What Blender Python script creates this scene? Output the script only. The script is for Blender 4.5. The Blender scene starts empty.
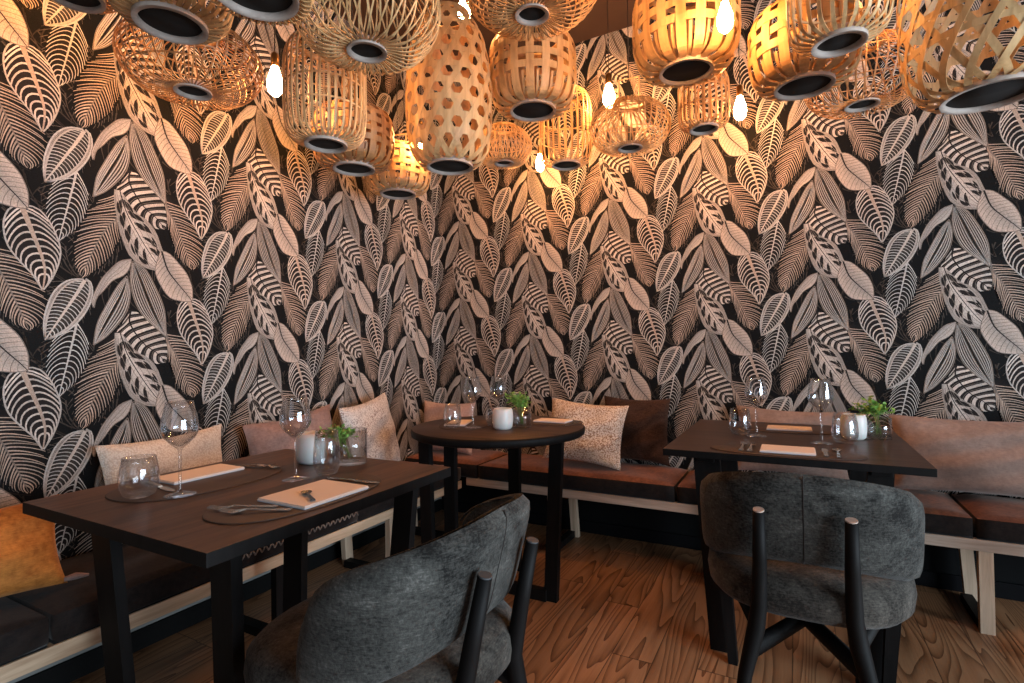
DAY_E, DAY_S, BULB, EXPO = 255, 5, 275, 0.0
import bpy, math, random, bmesh
import numpy as np
from mathutils import Vector, Matrix, Euler
random.seed(7); rnd = random.Random(11)
S = bpy.context.scene; COL = S.collection
PI = math.pi

# ---------------------------------------------------------------- camera model
F = 528.84
YAW, PITCH, ROLL = math.radians(28.174), math.radians(0.843), math.radians(-0.819)
CAM = Vector((2.2052, -3.0404, 1.11))
fw = Vector((-math.sin(YAW)*math.cos(PITCH), math.cos(YAW)*math.cos(PITCH), math.sin(PITCH)))
r0 = Vector((math.cos(YAW), math.sin(YAW), 0)); u0 = r0.cross(fw)
rt = r0*math.cos(ROLL)+u0*math.sin(ROLL); up = -r0*math.sin(ROLL)+u0*math.cos(ROLL)
cd = bpy.data.cameras.new('camera'); cam = bpy.data.objects.new('camera', cd); COL.objects.link(cam)
cd.sensor_width = 36; cd.lens = F/1024*36; cd.clip_start = .02
m = Matrix((rt, up, -fw)).transposed().to_4x4(); m.translation = CAM
cam.matrix_world = m; S.camera = cam

# ---------------------------------------------------------------- helpers
class MB:
    def __init__(s): s.v=[]; s.f=[]; s.mi=[]; s.sm=[]
    def add(s, vs, fs, mi=0, smooth=False):
        o=len(s.v); s.v += [tuple(v) for v in vs]
        for f in fs: s.f.append(tuple(i+o for i in f)); s.mi.append(mi); s.sm.append(smooth)
    def grid(s, P, closeu=False, closev=False, mi=0, smooth=True):
        n=len(P); k=len(P[0]); o=len(s.v)
        for r in P: s.v += [tuple(p) for p in r]
        for i in range(n if closeu else n-1):
            for j in range(k if closev else k-1):
                s.f.append((o+i*k+j, o+i*k+(j+1)%k, o+((i+1)%n)*k+(j+1)%k, o+((i+1)%n)*k+j)); s.mi.append(mi); s.sm.append(smooth)
    def box(s, x0,x1,y0,y1,z0,z1, b=0.0, mi=0, M=None):
        if b<=0:
            vs=[(x,y,z) for z in (z0,z1) for y in (y0,y1) for x in (x0,x1)]
            fs=[(0,2,3,1),(4,5,7,6),(0,1,5,4),(2,6,7,3),(0,4,6,2),(1,3,7,5)]
        else:
            bm=bmesh.new(); bmesh.ops.create_cube(bm,size=1)
            for v in bm.verts: v.co=Vector(((x0+x1)/2+v.co.x*(x1-x0),(y0+y1)/2+v.co.y*(y1-y0),(z0+z1)/2+v.co.z*(z1-z0)))
            bmesh.ops.bevel(bm,geom=bm.edges[:],offset=b,segments=2,affect='EDGES',profile=.6)
            bm.verts.index_update(); vs=[v.co.copy() for v in bm.verts]; fs=[tuple(v.index for v in f.verts) for f in bm.faces]; bm.free()
        if M is not None: vs=[M@Vector(v) for v in vs]
        s.add(vs,fs,mi)
    def lathe(s, prof, n=32, c=(0,0,0), mi=0, smooth=True, capb=False, capt=False):
        P=[[(c[0]+r*math.cos(2*PI*k/n), c[1]+r*math.sin(2*PI*k/n), c[2]+z) for k in range(n)] for r,z in prof]
        s.grid(P, closev=True, mi=mi, smooth=smooth)
        o=len(s.v)-len(prof)*n
        if capb: s.f.append(tuple(o+k for k in reversed(range(n)))); s.mi.append(mi); s.sm.append(False)
        if capt:
            q=o+(len(prof)-1)*n; s.f.append(tuple(q+k for k in range(n))); s.mi.append(mi); s.sm.append(False)
    def tube(s, pts, r, n=8, mi=0, cap=True, closed=False, flat=None):
        pts=[Vector(p) for p in pts]; N=len(pts); rs=r if isinstance(r,(list,tuple)) else [r]*N
        rows=[]; prev=None
        for i,p in enumerate(pts):
            if closed: t=(pts[(i+1)%N]-pts[i-1])
            else: t=(pts[min(i+1,N-1)]-pts[max(i-1,0)])
            t=t.normalized() if t.length>0 else Vector((0,0,1))
            a=prev if prev is not None else (Vector((0,0,1)) if abs(t.z)<.9 else Vector((1,0,0)))
            b=t.cross(a)
            if b.length<1e-6: b=t.cross(Vector((0,1,0)))
            b.normalize(); a=b.cross(t).normalized(); prev=a
            k2=flat if flat else 1
            rows.append([p+(a*math.cos(2*PI*k/n)*k2+b*math.sin(2*PI*k/n))*rs[i] for k in range(n)])
        o=len(s.v); s.grid(rows, closeu=closed, closev=True, mi=mi)
        if cap and not closed:
            s.f.append(tuple(o+k for k in range(n))); s.mi.append(mi); s.sm.append(False)
            q=o+(N-1)*n; s.f.append(tuple(q+k for k in reversed(range(n)))); s.mi.append(mi); s.sm.append(False)
    def bar(s, a, b, wx, wy, mi=0, wx2=None, wy2=None):
        """square bar between two points with horizontal section wx * wy"""
        wx2=wx2 or wx; wy2=wy2 or wy
        vs=[]
        for p,w,h in ((a,wx,wy),(b,wx2,wy2)):
            for sx,sy in ((-1,-1),(1,-1),(1,1),(-1,1)): vs.append((p[0]+sx*w/2,p[1]+sy*h/2,p[2]))
        s.add(vs,[(3,2,1,0),(4,5,6,7),(0,1,5,4),(1,2,6,5),(2,3,7,6),(3,0,4,7)],mi)
    def build(s, name, mats, parent=None, M=None):
        me=bpy.data.meshes.new(name); vs=s.v if M is None else [tuple(M@Vector(v)) for v in s.v]
        me.from_pydata(vs,[],s.f); 
        for m_ in (mats if isinstance(mats,(list,tuple)) else [mats]): me.materials.append(m_)
        me.polygons.foreach_set('material_index', s.mi); me.polygons.foreach_set('use_smooth', s.sm)
        me.update(); me.validate(clean_customdata=False)
        bm=bmesh.new(); bm.from_mesh(me); bmesh.ops.recalc_face_normals(bm,faces=bm.faces[:]); bm.to_mesh(me); bm.free()
        o=bpy.data.objects.new(name,me); COL.objects.link(o)
        if parent is not None: o.parent=parent
        return o
def thing(name,label,cat,loc=(0,0,0),rz=0,group=None):
    o=bpy.data.objects.new(name,None); COL.objects.link(o); o.empty_display_size=.05
    o.location=loc; o.rotation_euler=(0,0,rz); o['label']=label; o['category']=cat
    if group: o['group']=group
    return o
def tag(o,label,cat,group=None):
    o['label']=label; o['category']=cat
    if group: o['group']=group
    return o
def struct(name,mb,mat):
    o=mb.build(name,mat); o['kind']='structure'; return o
def copy_tree(o,parent=None):
    c=o.copy(); COL.objects.link(c); c.parent=parent
    for ch in list(o.children): copy_tree(ch,c)
    return c
def clone(o,label,loc,rz=0,name=None):
    c=copy_tree(o); c['label']=label; c.location=loc; c.rotation_euler=(0,0,rz); return c

# ---------------------------------------------------------------- materials
def mat(name, col=(.5,.5,.5), rough=.6, metal=0, **kw):
    m=bpy.data.materials.new(name); m.use_nodes=True; b=m.node_tree.nodes['Principled BSDF']
    b.inputs['Base Color'].default_value=(*col,1); b.inputs['Roughness'].default_value=rough; b.inputs['Metallic'].default_value=metal
    for k,v in kw.items(): b.inputs[k.replace('_',' ')].default_value=v
    return m
def nd(m,t,**kw):
    n=m.node_tree.nodes.new(t)
    for k,v in kw.items():
        if k in n.inputs: n.inputs[k].default_value=v
        else: setattr(n,k,v)
    return n
def lk(m,a,b): m.node_tree.links.new(a,b)
def bs(m): return m.node_tree.nodes['Principled BSDF']
def coords(m, scale=(1,1,1), world=False, rot=(0,0,0)):
    if world: g=nd(m,'ShaderNodeNewGeometry').outputs['Position']
    else: g=nd(m,'ShaderNodeTexCoord').outputs['Object']
    mp=nd(m,'ShaderNodeMapping'); mp.inputs['Scale'].default_value=scale; mp.inputs['Rotation'].default_value=rot; lk(m,g,mp.inputs['Vector']); return mp.outputs['Vector']
def noise(m,vec,scale,detail=3,rough=.55,dist=0):
    n=nd(m,'ShaderNodeTexNoise'); n.inputs['Scale'].default_value=scale; n.inputs['Detail'].default_value=detail
    n.inputs['Roughness'].default_value=rough; n.inputs['Distortion'].default_value=dist
    if vec is not None: lk(m,vec,n.inputs['Vector'])
    return n.outputs['Fac']
def ramp(m,fac,stops):
    r=nd(m,'ShaderNodeValToRGB'); e=r.color_ramp.elements
    e[0].position,e[0].color=stops[0][0],(*stops[0][1],1); e[1].position,e[1].color=stops[1][0],(*stops[1][1],1)
    for p,c in stops[2:]:
        x=e.new(p); x.color=(*c,1)
    lk(m,fac,r.inputs['Fac']); return r.outputs['Color']
def math_(m,op,a,b=None,clamp=False):
    n=nd(m,'ShaderNodeMath'); n.operation=op; n.use_clamp=clamp
    for i,x in enumerate((a,b)):
        if x is None: continue
        if isinstance(x,(int,float)): n.inputs[i].default_value=x
        else: lk(m,x,n.inputs[i])
    return n.outputs[0]
def mixc(m,f,a,b,mode='MIX'):
    n=nd(m,'ShaderNodeMix'); n.data_type='RGBA'; n.blend_type=mode
    for i,x in ((0,f),(6,a),(7,b)):
        if isinstance(x,(int,float)): n.inputs[i].default_value=x
        elif isinstance(x,tuple): n.inputs[i].default_value=(*x,1)
        else: lk(m,x,n.inputs[i])
    return n.outputs[2]
def bump(m,h,strength=.3,dist=.002):
    n=nd(m,'ShaderNodeBump'); n.inputs['Strength'].default_value=strength; n.inputs['Distance'].default_value=dist
    lk(m,h,n.inputs['Height']); lk(m,n.outputs['Normal'],bs(m).inputs['Normal'])

def wood_mat(name, c1, c2, axis='x', rough=.45, sc=1.0, spec=.5):
    m=mat(name,rough=rough); v=coords(m, (3*sc,45*sc,45*sc) if axis=='x' else ((45*sc,3*sc,45*sc) if axis=='y' else (45*sc,45*sc,3*sc)))
    n1=noise(m,v,1.0,5,.6,.6); v2=coords(m,(1.5,9,9) if axis=='x' else ((9,1.5,9) if axis=='y' else (9,9,1.5)))
    n2=noise(m,v2,1.3,3,.5,.3); f=math_(m,'ADD',math_(m,'MULTIPLY',n1,.65),math_(m,'MULTIPLY',n2,.35))
    lk(m,ramp(m,f,[(.36,c1),(.62,c2)]),bs(m).inputs['Base Color'])
    bs(m).inputs['Specular IOR Level'].default_value=spec
    bump(m,n1,.25,.001); return m
M_table=wood_mat('dark oak table wood',(.028,.015,.009),(.125,.066,.036),'y',.36,spec=.25)
M_table_r=wood_mat('dark oak table wood across',(.020,.012,.009),(.075,.042,.027),'x',.38,spec=.25)
M_black=wood_mat('black stained wood',(.003,.003,.003),(.007,.006,.006),'z',.6,spec=.15)
M_rail=wood_mat('pale oak bench wood',(.40,.26,.16),(.68,.50,.34),'y',.5)
M_rail_x=wood_mat('pale oak bench wood along',(.34,.25,.19),(.58,.46,.37),'x',.5)
M_rail_z=wood_mat('pale oak upright',(.40,.28,.19),(.66,.50,.36),'z',.5)
M_end=wood_mat('cut end grain',(.42,.30,.24),(.60,.46,.38),'z',.5,spec=.2)
M_bamboo=wood_mat('split bamboo',(.26,.135,.05),(.62,.37,.16),'z',.5,.6)
M_bamboo2=wood_mat('dark rattan',(.22,.10,.04),(.52,.28,.11),'z',.5,.6)
M_bamboo3=wood_mat('pale bamboo strip',(.40,.23,.095),(.80,.54,.27),'z',.5,.6)
M_ring=wood_mat('grey wooden ring',(.30,.25,.22),(.52,.45,.40),'x',.55)
M_void=mat('dark felt',(.012,.011,.011),.9)
M_cord=mat('black cord',(.01,.01,.01),.6)
M_brass=mat('aged brass',(.35,.2,.07),.35,1)

def fabric(name,c1,c2,c3=None,s1=5,s2=90,rough=.85,sheen=.4,bst=.4,tint=(1,1,1)):
    m=mat(name,rough=rough); v=coords(m)
    a=noise(m,v,s1,5,.65,1.2); b=noise(m,v,s2,4,.7)
    st=coords(m,(20,20,160)); c=noise(m,st,3,2,.5)
    f=math_(m,'ADD',math_(m,'ADD',math_(m,'MULTIPLY',a,.50),math_(m,'MULTIPLY',b,.32)),math_(m,'MULTIPLY',c,.18))
    stops=[(.42,c1),(.57,c2)]
    if c3: stops.append((.68,c3))
    lk(m,ramp(m,f,stops),bs(m).inputs['Base Color'])
    bs(m).inputs['Sheen Weight'].default_value=sheen; bs(m).inputs['Sheen Roughness'].default_value=.4; bs(m).inputs['Sheen Tint'].default_value=(*tint,1)
    bs(m).inputs['Specular IOR Level'].default_value=.2
    bump(m,b,bst,.003); return m
M_chair=fabric('grey chenille',(.009,.009,.0085),(.074,.074,.068),(.19,.187,.172),5.5,150,.9,.10,.7,(1,1,1))
M_seatc=fabric('grey seat chenille',(.016,.014,.012),(.085,.075,.064),(.19,.165,.14),6,150,.9,.12,.6)
M_rust=fabric('rust velvet',(.10,.036,.018),(.23,.088,.042),(.32,.14,.075),4,60,.8,.35,.2,(1,.8,.7))
M_rustd=fabric('dark boxing fabric',(.008,.006,.006),(.02,.014,.012),None,6,60,.85,.1,.2)
M_braid=fabric('grey braid',(.12,.09,.075),(.28,.22,.18),None,30,90,.8,.1,.4)
M_orange=fabric('orange velvet',(.30,.10,.018),(.56,.21,.045),(.70,.30,.08),3,50,.75,.35,.15,(1,.7,.4))
M_mauve=fabric('mauve brown velvet',(.24,.15,.13),(.37,.25,.22),(.46,.33,.29),3,60,.8,.35,.15)
M_pinkp=fabric('dusty pink linen',(.42,.30,.27),(.62,.48,.44),None,4,90,.85,.2,.3)
M_dkbr=fabric('dark brown fur',(.022,.011,.007),(.07,.036,.024),(.10,.055,.038),7,160,.9,.25,.6,(1,.8,.7))
M_taupe=fabric('taupe velvet',(.24,.165,.135),(.34,.24,.20),(.42,.31,.27),2.6,50,.8,.4,.15,(1,.85,.8))
M_beige=fabric('beige linen',(.40,.30,.20),(.62,.50,.38),None,5,100,.85,.2,.3)
def boucle(name,c1,c2,c3,scale=70):
    m=mat(name,rough=.8); v=coords(m)
    vo=nd(m,'ShaderNodeTexVoronoi'); vo.inputs['Scale'].default_value=scale; lk(m,v,vo.inputs['Vector'])
    r=ramp(m,vo.outputs['Distance'],[(.42,c1),(.66,c2)]); n=noise(m,v,9,4,.6); 
    f=ramp(m,n,[(.45,(0,0,0)),(.65,(1,1,1))])
    lk(m,mixc(m,math_(m,'MULTIPLY',f,.45),r,c3),bs(m).inputs['Base Color'])
    bump(m,vo.outputs['Distance'],.6,.004); return m
M_white=boucle('cream looped fabric',(.80,.74,.66),(.62,.52,.43),(.78,.66,.54),170)
M_dots=boucle('white dotted fabric',(.80,.75,.71),(.30,.24,.21),(.78,.72,.66),190)
M_sequin=boucle('cream and copper scaled fabric',(.82,.76,.70),(.34,.23,.16),(.66,.50,.35),150)
M_napkin=mat('blush linen napkin',(.85,.74,.68),.85); bump(M_napkin,noise(M_napkin,coords(M_napkin),300,2),.2,.0005)
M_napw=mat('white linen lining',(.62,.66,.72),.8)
M_mat=mat('brown leather placemat',(.055,.034,.026),.5); bump(M_mat,noise(M_mat,coords(M_mat),160,3),.25,.0006)
M_steel=mat('polished steel',(.62,.55,.48),.22,1)
M_dsteel=mat('dark steel',(.20,.22,.25),.25,1)
M_candle=mat('frosted white ceramic',(.80,.78,.76),.35); bs(M_candle).inputs['Subsurface Weight'].default_value=.15
def thin_glass(name,tr,k=1.0):
    m=bpy.data.materials.new(name); m.use_nodes=True; nt=m.node_tree; nt.nodes.clear()
    o=nt.nodes.new('ShaderNodeOutputMaterial'); t=nt.nodes.new('ShaderNodeBsdfTransparent'); t.inputs[0].default_value=(*tr,1)
    g=nt.nodes.new('ShaderNodeBsdfGlossy'); g.inputs['Roughness'].default_value=.03; g.inputs[0].default_value=(.95,.97,1,1)
    f=nt.nodes.new('ShaderNodeLayerWeight'); f.inputs['Blend'].default_value=.32
    mu=nt.nodes.new('ShaderNodeMath'); mu.operation='MULTIPLY_ADD'; mu.inputs[1].default_value=.75*k; mu.inputs[2].default_value=.035; mu.use_clamp=True
    x=nt.nodes.new('ShaderNodeMixShader'); nt.links.new(f.outputs['Facing'],mu.inputs[0]); nt.links.new(mu.outputs[0],x.inputs[0])
    nt.links.new(t.outputs[0],x.inputs[1]); nt.links.new(g.outputs[0],x.inputs[2]); nt.links.new(x.outputs[0],o.inputs[0]); return m
M_glass=thin_glass('clear glass',(.97,.975,.98))
M_water=thin_glass('water',(.93,.96,.96),.5)
M_leaf=mat('green herb leaf',(.13,.33,.055),.5); bs(M_leaf).inputs['Subsurface Weight'].default_value=.0
lk(M_leaf,ramp(M_leaf,noise(M_leaf,coords(M_leaf),40,2),[(.35,(.07,.22,.03)),(.65,(.28,.52,.11))]),bs(M_leaf).inputs['Base Color'])
M_stem=mat('green stem',(.16,.30,.06),.5)
M_petal=mat('cream petal',(.78,.74,.62),.6)
# ---------------------------------------------------------------- the setting
XE, YS, ZC = 5.2, -5.4, 2.985      # east wall, south wall, ceiling
# floor: wide oak boards with cathedral grain, running away from the camera
mf=mat('oak floor boards',rough=.42)
g=nd(mf,'ShaderNodeNewGeometry').outputs['Position']; sx=nd(mf,'ShaderNodeSeparateXYZ'); lk(mf,g,sx.inputs[0])
BW=.145
row=math_(mf,'FLOOR',math_(mf,'DIVIDE',sx.outputs['X'],BW))
wn=nd(mf,'ShaderNodeTexWhiteNoise'); wn.noise_dimensions='1D'; lk(mf,row,wn.inputs['W'])
yy=math_(mf,'ADD',sx.outputs['Y'],math_(mf,'MULTIPLY',wn.outputs['Value'],3.1))
seg=math_(mf,'FLOOR',math_(mf,'DIVIDE',yy,1.35))
w2=nd(mf,'ShaderNodeTexWhiteNoise'); w2.noise_dimensions='2D'
cb=nd(mf,'ShaderNodeCombineXYZ'); lk(mf,row,cb.inputs[0]); lk(mf,seg,cb.inputs[1]); lk(mf,cb.outputs[0],w2.inputs['Vector'])
pv=nd(mf,'ShaderNodeCombineXYZ')
lk(mf,math_(mf,'ADD',math_(mf,'MULTIPLY',sx.outputs['X'],4.2),math_(mf,'MULTIPLY',w2.outputs['Value'],40)),pv.inputs[0])
lk(mf,math_(mf,'ADD',math_(mf,'MULTIPLY',sx.outputs['Y'],.42),math_(mf,'MULTIPLY',w2.outputs['Value'],17)),pv.inputs[1])
n=noise(mf,pv.outputs[0],1.15,2,.45,.15)
rings=math_(mf,'MULTIPLY',n,24)
fr=math_(mf,'FRACT',rings)
fine=noise(mf,coords(mf,(170,6,1),True),1,3,.6)
fac=math_(mf,'ADD',math_(mf,'MULTIPLY',math_(mf,'POWER',fr,2.2),.62),math_(mf,'MULTIPLY',fine,.42))
c=ramp(mf,fac,[(.12,(.46,.255,.135)),(.52,(.31,.155,.075)),(.90,(.11,.045,.020))])
tint=ramp(mf,w2.outputs['Value'],[(0,(.68,.66,.62)),(1,(1.12,1.02,.95))])
c=mixc(mf,1.0,c,tint,'MULTIPLY')
ex=math_(mf,'ABSOLUTE',math_(mf,'SUBTRACT',math_(mf,'FRACT',math_(mf,'DIVIDE',sx.outputs['X'],BW)),.5))
ey=math_(mf,'ABSOLUTE',math_(mf,'SUBTRACT',math_(mf,'FRACT',math_(mf,'DIVIDE',yy,1.35)),.5))
gap=math_(mf,'MAXIMUM',math_(mf,'GREATER_THAN',ex,.488),math_(mf,'GREATER_THAN',ey,.4985))
c=mixc(mf,math_(mf,'MULTIPLY',gap,.75),c,(.03,.012,.006))
lk(mf,c,bs(mf).inputs['Base Color']); bump(mf,math_(mf,'SUBTRACT',fine,gap),.25,.0015)
b=MB(); b.box(-.12,XE+.12,YS-.12,.12,-.1,0); struct('floor',b,mf)
mc=mat('dark brown ceiling paint',(.035,.019,.013),.7); lk(mc,ramp(mc,noise(mc,coords(mc),3,3),[(.3,(.028,.015,.011)),(.7,(.045,.025,.017))]),bs(mc).inputs['Base Color'])
b=MB(); b.box(-.12,XE+.12,YS-.12,.12,ZC,ZC+.1); struct('ceiling',b,mc)
mw=mat('dark plaster',(.055,.05,.047),.8)

# ---- wallpaper: printed foliage, every leaf and vein is part of the print on the wall's own mesh
PP, WW = .53, .53316
LEAF={"ribbon": [[[0.0, 0.0], [-0.081, -0.049], [-0.16, -0.158], [-0.228, -0.343]], [[0.0, 0.0], [-0.074, -0.026], [-0.136, -0.094], [-0.185, -0.164], [-0.226, -0.258], [-0.243, -0.319], [-0.234, -0.362]], [[0.0, 0.0], [-0.015, -0.072], [-0.053, -0.125], [-0.119, -0.168], [-0.175, -0.245], [-0.213, -0.294], [-0.228, -0.362]]], "lanceL": [[[-0.028, -0.13], [-0.06, -0.247], [-0.142, -0.421], [-0.232, -0.613]], [[-0.028, -0.123], [-0.091, -0.206], [-0.172, -0.372], [-0.213, -0.475], [-0.234, -0.613]], [[-0.026, -0.128], [-0.009, -0.238], [-0.021, -0.342], [-0.058, -0.428], [-0.151, -0.549], [-0.232, -0.613]]], "lanceR": [[[0.006, -0.008], [0.064, -0.157], [0.14, -0.358], [0.232, -0.555]], [[0.004, -0.015], [-0.008, -0.149], [0.015, -0.285], [0.07, -0.396], [0.16, -0.487], [0.232, -0.555]], [[0.009, -0.013], [0.089, -0.058], [0.166, -0.2], [0.217, -0.33], [0.23, -0.442], [0.234, -0.555]]], "zebra": [[[-0.004, -0.366], [-0.015, -0.442], [0.023, -0.528], [0.092, -0.617], [0.164, -0.668], [0.228, -0.742]], [[-0.015, -0.36], [-0.06, -0.462], [-0.098, -0.53], [-0.083, -0.615], [-0.023, -0.681], [0.068, -0.73], [0.151, -0.753], [0.228, -0.745]], [[0.002, -0.36], [0.058, -0.389], [0.128, -0.436], [0.189, -0.5], [0.232, -0.577], [0.242, -0.67], [0.23, -0.742]]], "mottled": [[[-0.072, -0.53], [-0.034, -0.666], [0.045, -0.817], [0.126, -0.949], [0.206, -1.058]], [[-0.085, -0.525], [-0.085, -0.623], [-0.06, -0.764], [-0.032, -0.875], [0.011, -0.977], [0.092, -1.04], [0.175, -1.06], [0.208, -1.058]], [[-0.055, -0.542], [0.0, -0.679], [0.068, -0.717], [0.134, -0.796], [0.17, -0.894], [0.202, -0.994], [0.208, -1.055]]], "pale": [[[0.204, 0.087], [0.247, -0.049], [0.323, -0.147], [0.387, -0.219], [0.428, -0.27]], [[0.194, 0.083], [0.175, 0.021], [0.157, -0.066], [0.189, -0.158], [0.255, -0.251], [0.33, -0.274], [0.385, -0.277], [0.428, -0.27]], [[0.211, 0.091], [0.266, 0.072], [0.338, 0.0], [0.391, -0.066], [0.426, -0.153], [0.432, -0.219], [0.43, -0.27]]], "spade": [[[-0.606, 0.238], [-0.549, 0.068], [-0.508, -0.058], [-0.492, -0.155], [-0.504, -0.264]], [[-0.611, 0.245], [-0.662, 0.213], [-0.691, 0.119], [-0.674, -0.006], [-0.613, -0.104], [-0.555, -0.175], [-0.506, -0.266]], [[-0.592, 0.247], [-0.534, 0.243], [-0.487, 0.198], [-0.445, 0.119], [-0.413, 0.008], [-0.421, -0.085], [-0.455, -0.187], [-0.5, -0.266]]], "frondR": [[[0.232, -0.511], [0.251, -0.591], [0.308, -0.691], [0.366, -0.834], [0.432, -1.015]], [[0.213, -0.511], [0.226, -0.604], [0.251, -0.736], [0.289, -0.87], [0.34, -0.966], [0.428, -1.021]], [[0.251, -0.472], [0.328, -0.483], [0.421, -0.562], [0.504, -0.715], [0.532, -0.842], [0.517, -0.953], [0.44, -1.023]]], "frondL": [[[-0.066, -0.517], [-0.083, -0.713], [-0.153, -0.808], [-0.234, -0.981], [-0.3, -1.158]], [[-0.109, -0.511], [-0.192, -0.592], [-0.264, -0.709], [-0.317, -0.823], [-0.347, -0.947], [-0.342, -1.062], [-0.304, -1.164]], [[-0.06, -0.542], [-0.064, -0.702], [-0.058, -0.825], [-0.094, -0.945], [-0.164, -1.058], [-0.236, -1.132], [-0.296, -1.166]]], "oval": [[[-0.281, -0.181], [-0.321, -0.266], [-0.379, -0.374], [-0.438, -0.483], [-0.492, -0.579]], [[-0.289, -0.174], [-0.375, -0.194], [-0.447, -0.272], [-0.489, -0.396], [-0.5, -0.498], [-0.492, -0.581]], [[-0.275, -0.17], [-0.243, -0.202], [-0.24, -0.296], [-0.281, -0.404], [-0.357, -0.504], [-0.44, -0.56], [-0.491, -0.581]]], "fern": [[[-0.323, 0.553], [-0.338, 0.462], [-0.379, 0.262], [-0.402, 0.155], [-0.421, 0.06]], [[-0.342, 0.555], [-0.419, 0.5], [-0.47, 0.377], [-0.491, 0.255], [-0.477, 0.158], [-0.425, 0.057]], [[-0.317, 0.553], [-0.268, 0.472], [-0.257, 0.362], [-0.279, 0.242], [-0.338, 0.136], [-0.419, 0.057]]], "dark": [[[0.128, -0.745], [0.189, -0.798], [0.225, -0.866], [0.249, -0.921]], [[0.121, -0.747], [0.157, -0.809], [0.181, -0.875], [0.211, -0.917]], [[0.151, -0.74], [0.238, -0.736], [0.275, -0.775], [0.281, -0.896]]]}
# the blotched leaf is broad
LEAF['mottled'][1]=[[x-.022,y-.004] for x,y in LEAF['mottled'][1][:-1]]+[LEAF['mottled'][1][-1]]
LEAF['mottled'][2]=[LEAF['mottled'][2][0]]+[[x+.030,y+.02] for x,y in LEAF['mottled'][2][1:-1]]+[LEAF['mottled'][2][-1]]
LT=(.56,.52,.48); LT2=(.46,.44,.415); MID=(.20,.175,.155); TAN=(.43,.35,.29); COOL=(.50,.51,.50); DK=(.022,.020,.020); BG=(.0085,.0095,.0105)
class Print:
    def __init__(s): s.v=[]; s.f=[]; s.c=[]
    def quadrow(s,A,B,layer,ca,cb=None):
        o=len(s.v); n=len(A)
        for i in range(n):
            s.v.append((A[i][0],A[i][1],layer)); s.v.append((B[i][0],B[i][1],layer))
            c1=ca[i] if isinstance(ca,list) else ca; c2=(cb[i] if isinstance(cb,list) else cb) if cb is not None else c1
            s.c.append(c1); s.c.append(c2)
        for i in range(n-1): s.f.append((o+2*i,o+2*i+1,o+2*i+3,o+2*i+2))
    def strip(s,pts,w0,w1,layer,col,wm=None):
        n=len(pts); A=[];B=[]
        for i in range(n):
            p=pts[i]; q=pts[min(i+1,n-1)]; r=pts[max(i-1,0)]
            dx,dy=q[0]-r[0],q[1]-r[1]; l=math.hypot(dx,dy) or 1
            t=i/(n-1); w=w0+(w1-w0)*t
            if wm is not None: w=(w0*(1-t)+w1*t)*(1-4*t*(1-t))+wm*4*t*(1-t)
            A.append((p[0]-dy/l*w/2,p[1]+dx/l*w/2)); B.append((p[0]+dy/l*w/2,p[1]-dx/l*w/2))
        s.quadrow(A,B,layer,col)
def sampler(P):
    P=np.array(P,float)
    # smooth polyline (Catmull-Rom) then arc-length parametrise
    Q=[]; n=len(P)
    for i in range(n-1):
        p0=P[max(i-1,0)];p1=P[i];p2=P[i+1];p3=P[min(i+2,n-1)]
        for k in range(8):
            t=k/8; Q.append(.5*((2*p1)+(-p0+p2)*t+(2*p0-5*p1+4*p2-p3)*t*t+(-p0+3*p1-3*p2+p3)*t**3))
    Q.append(P[-1]); Q=np.array(Q); d=np.r_[0,np.cumsum(np.hypot(*np.diff(Q,axis=0).T))]; d/=d[-1]
    return lambda t:(float(np.interp(t,d,Q[:,0])),float(np.interp(t,d,Q[:,1])))
def leafpts(name):
    a,b,c=LEAF[name]; return sampler(a),sampler(b),sampler(c)
def P_(M,Sd,u,t):
    t=min(max(t,0),1); a=M(t); b=Sd(t); return (a[0]+(b[0]-a[0])*u,a[1]+(b[1]-a[1])*u)
def mulc(c,k): return tuple(x*k for x in c)
T=Print()
def fill(name,layer,cm,ce,n=14):
    M,Lf,Rt=leafpts(name); ts=[i/n for i in range(n+1)]
    for Sd in (Lf,Rt):
        for u0,u1 in ((0,.5),(.5,1.0)):
            T.quadrow([P_(M,Sd,u0,t) for t in ts],[P_(M,Sd,u1,t) for t in ts],layer,tuple(cm[i]+(ce[i]-cm[i])*u0 for i in range(3)),tuple(cm[i]+(ce[i]-cm[i])*u1 for i in range(3)))
def veins(name,layer,n,w0,w1,col,dt=.15,p=1.6,back=.0,u1=1.0,t0=.02,tl=.93,seg=6,off=0,c2=None,jit=0):
    M,Lf,Rt=leafpts(name)
    for si,Sd in enumerate((Lf,Rt)):
        for k in range(n):
            a=t0+(tl-t0)*(k+(.5*si if off else 0))/n
            cc=mulc(col,.75+.5*rnd.random()); uj=u1*(1-jit*rnd.random())
            pts=[P_(M,Sd,uj*j/seg,a-back*math.sin(PI*j/seg)+dt*(1-a*.6)*(j/seg)**p) for j in range(seg+1)]
            T.strip(pts,w0,w1,layer,cc)
def longi(name,layer,us,w,col,wt=.15,n=12):
    M,Lf,Rt=leafpts(name)
    for Sd in (Lf,Rt):
        for u in us:
            T.strip([P_(M,Sd,u,.03+.95*j/n) for j in range(n+1)],w*wt,w*wt,layer,mulc(col,.85+.3*rnd.random()),wm=w)
def outline(name,layer,w,col,u=1.0,n=16):
    M,Lf,Rt=leafpts(name)
    for Sd in (Lf,Rt): T.strip([P_(M,Sd,u,j/n) for j in range(n+1)],w,w,layer,col)
def midrib(name,layer,w0,w1,col,n=12):
    M,_,_=leafpts(name); T.strip([M(j/n) for j in range(n+1)],w0,w1,layer,col)
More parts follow.
